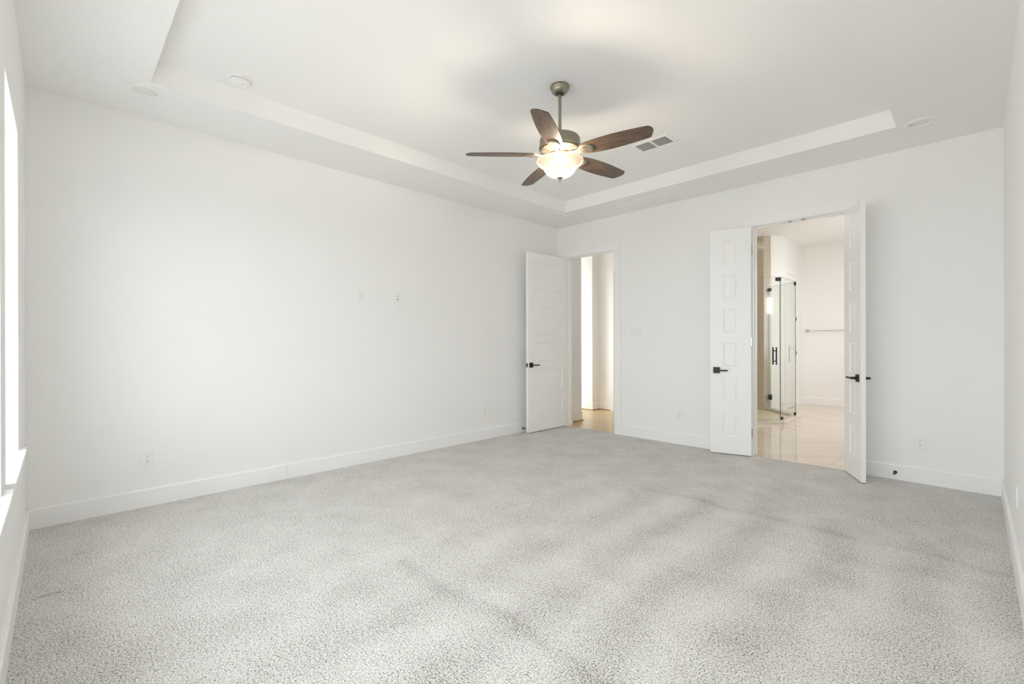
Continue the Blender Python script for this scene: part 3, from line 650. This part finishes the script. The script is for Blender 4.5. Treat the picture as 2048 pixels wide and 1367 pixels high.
def pane(name, p, q, z0, z1, parent, mat=M['shglass'], t=.004):
    p, q = Vector((*p, 0)), Vector((*q, 0)); d = (q - p).normalized(); n = Vector((-d.y, d.x, 0)); c = (p + q) / 2
    bm = bmesh.new(); obox(bm, (c.x - SC.x, c.y - SC.y, (z0 + z1) / 2 - CZ), d, n, (0, 0, 1), (q - p).length / 2, t, (z1 - z0) / 2)
    o = link(name, bm, mat, parent); 
    bm = bmesh.new()          # polished green-grey edges of the pane
    for s in (-1, 1): obox(bm, (c.x - SC.x + d.x * s * ((q - p).length / 2), c.y - SC.y + d.y * s * ((q - p).length / 2), (z0 + z1) / 2 - CZ), d, n, (0, 0, 1), .0012, t, (z1 - z0) / 2)
    obox(bm, (c.x - SC.x, c.y - SC.y, z1 - CZ), d, n, (0, 0, 1), (q - p).length / 2, t, .001); obox(bm, (c.x - SC.x, c.y - SC.y, z0 - CZ), d, n, (0, 0, 1), (q - p).length / 2, t, .001)
    tag(link('glass_edge', bm, M['edge'], o), 'grey-green pane edge')
    return o, d, n
dAC = (SC - SA).normalized(); dDE = (SE_ - SD).normalized()
pA, dA, nA = pane('shower_door', SA, SC - dAC * .008, CZ + .006, GT, sh); pA['label'] = 'near glass door'
pB, dB, nB = pane('glass_panel', SC + Vector((0, .006)), SD - Vector((0, .006)), CZ + .001, GT, sh)
pE, dE, nE = pane('shower_door', SD + dDE * .008, SE_ - dDE * .012, CZ + .006, GT, sh); pE['label'] = 'far glass door'
def clip(parent, pos, d, n, w, h, z, mat=M['black'], t=.014, name='hinge'):
    bm = bmesh.new(); obox(bm, (pos.x - SC.x, pos.y - SC.y, z - CZ), d, n, (0, 0, 1), w, t, h); link(name, bm, mat, parent, bevel=.002)
clip(pA, SC - dAC * .03, dA, nA, .036, .026, GT - .035); 
clip(pB, SC + Vector((0, .075)), dB, nB, .017, .022, CZ + .024, name='clamp')
clip(pB, SD - Vector((0, .05)), dB, nB, .017, .022, CZ + .024, name='clamp')
clip(pB, SD - Vector((0, .04)), dB, nB, .018, .026, GT - .04, name='clamp')
clip(pE, SE_ - dDE * .036, dE, nE, .034, .045, CZ + .20); clip(pE, SE_ - dDE * .034, dE, nE, .026, .026, GT - .05)
def pull(parent, pos, d, n, z, ln, mat, off_=.045, r=.010):
    bm = bmesh.new(); base = Vector((pos.x - SC.x, pos.y - SC.y, z - CZ)); nn = Vector(n)
    for s in (-1, 1): cyl(bm, base + nn * s * off_ - Vector((0, 0, ln / 2)), base + nn * s * off_ + Vector((0, 0, ln / 2)), r, 14)
    for k in (-1, 1): cyl(bm, base - nn * off_ + Vector((0, 0, k * ln * .3)), base + nn * off_ + Vector((0, 0, k * ln * .3)), r * .8, 12)
    link('pull_handle', bm, mat, parent, smooth=True)
pull(pA, SC - dAC * .085, dA, nA, 1.01, .26, M['black']); pull(pE, SD + dDE * .085, dE, nE, 1.03, .26, M['chrome'], .05, .008)
# towel bar
e = empty('towel_bar', (2.032, 5.2, 1.435)); tag(e, 'slim metal towel bar on the far bathroom wall', 'towel bar')
for x in (.02, .74):
    bm = bmesh.new(); box(bm, x - .024, x + .024, -.012, 0, -.024, .024); box(bm, x - .012, x + .012, -.06, -.012, -.012, .012); link('mount', bm, M['chrome'], e, bevel=.002)
bm = bmesh.new(); box(bm, .02, .74, -.063, -.054, -.0045, .0045); link('bar', bm, M['chrome'], e)
# glowing tube added in place of a wall light's reflection in the shower glass
e = empty('mirrored_sconce', (1.835, 3.717, 1.865), R(-45)); tag(e, 'glowing tube standing for a wall light mirrored in the shower glass', 'mirrored wall light')
bm = bmesh.new(); box(bm, -.035, -.005, -.020, -.002, -.05, .05); link('back_plate', bm, M['bronze'], e, bevel=.002)
bm = bmesh.new(); box(bm, -.012, .012, -.045, -.02, -.01, .01); link('arm', bm, M['bronze'], e)
bm = bmesh.new(); cyl(bm, (.012, -.055, -.135), (.012, -.055, .135), .023, 24); tag(link('mirrored_tube', bm, M['tube'], e, smooth=True), 'glowing tube of the mirrored wall light')
# bathroom downlights
for i, (x, y) in enumerate(((3.0, 1.3), (3.0, 3.6), (1.25, 2.4))):
    e = empty('downlight', (x, y, BH)); tag(e, ['lit round downlight in the bathroom ceiling near the doors', 'lit round downlight in the bathroom ceiling near the far wall', 'lit round downlight over the shower'][i], 'ceiling light', 'bathroom downlights')
    bm = bmesh.new(); lathe(bm, [(.085, 0), (.085, -.006), (.06, -.008), (.06, -.001)], 40); link('trim_ring', bm, M['plastic'], e, smooth=True)
    bm = bmesh.new(); lathe(bm, [(.06, -.002), (0, -.002)], 40); tag(link('lens', bm, emis('lit_lens', (1, .9, .75), 5), e), 'glowing lens')
    lamp('downlight_lamp', 'AREA', (x, y, BH - .012), 5, .11, (1, .95, .88))
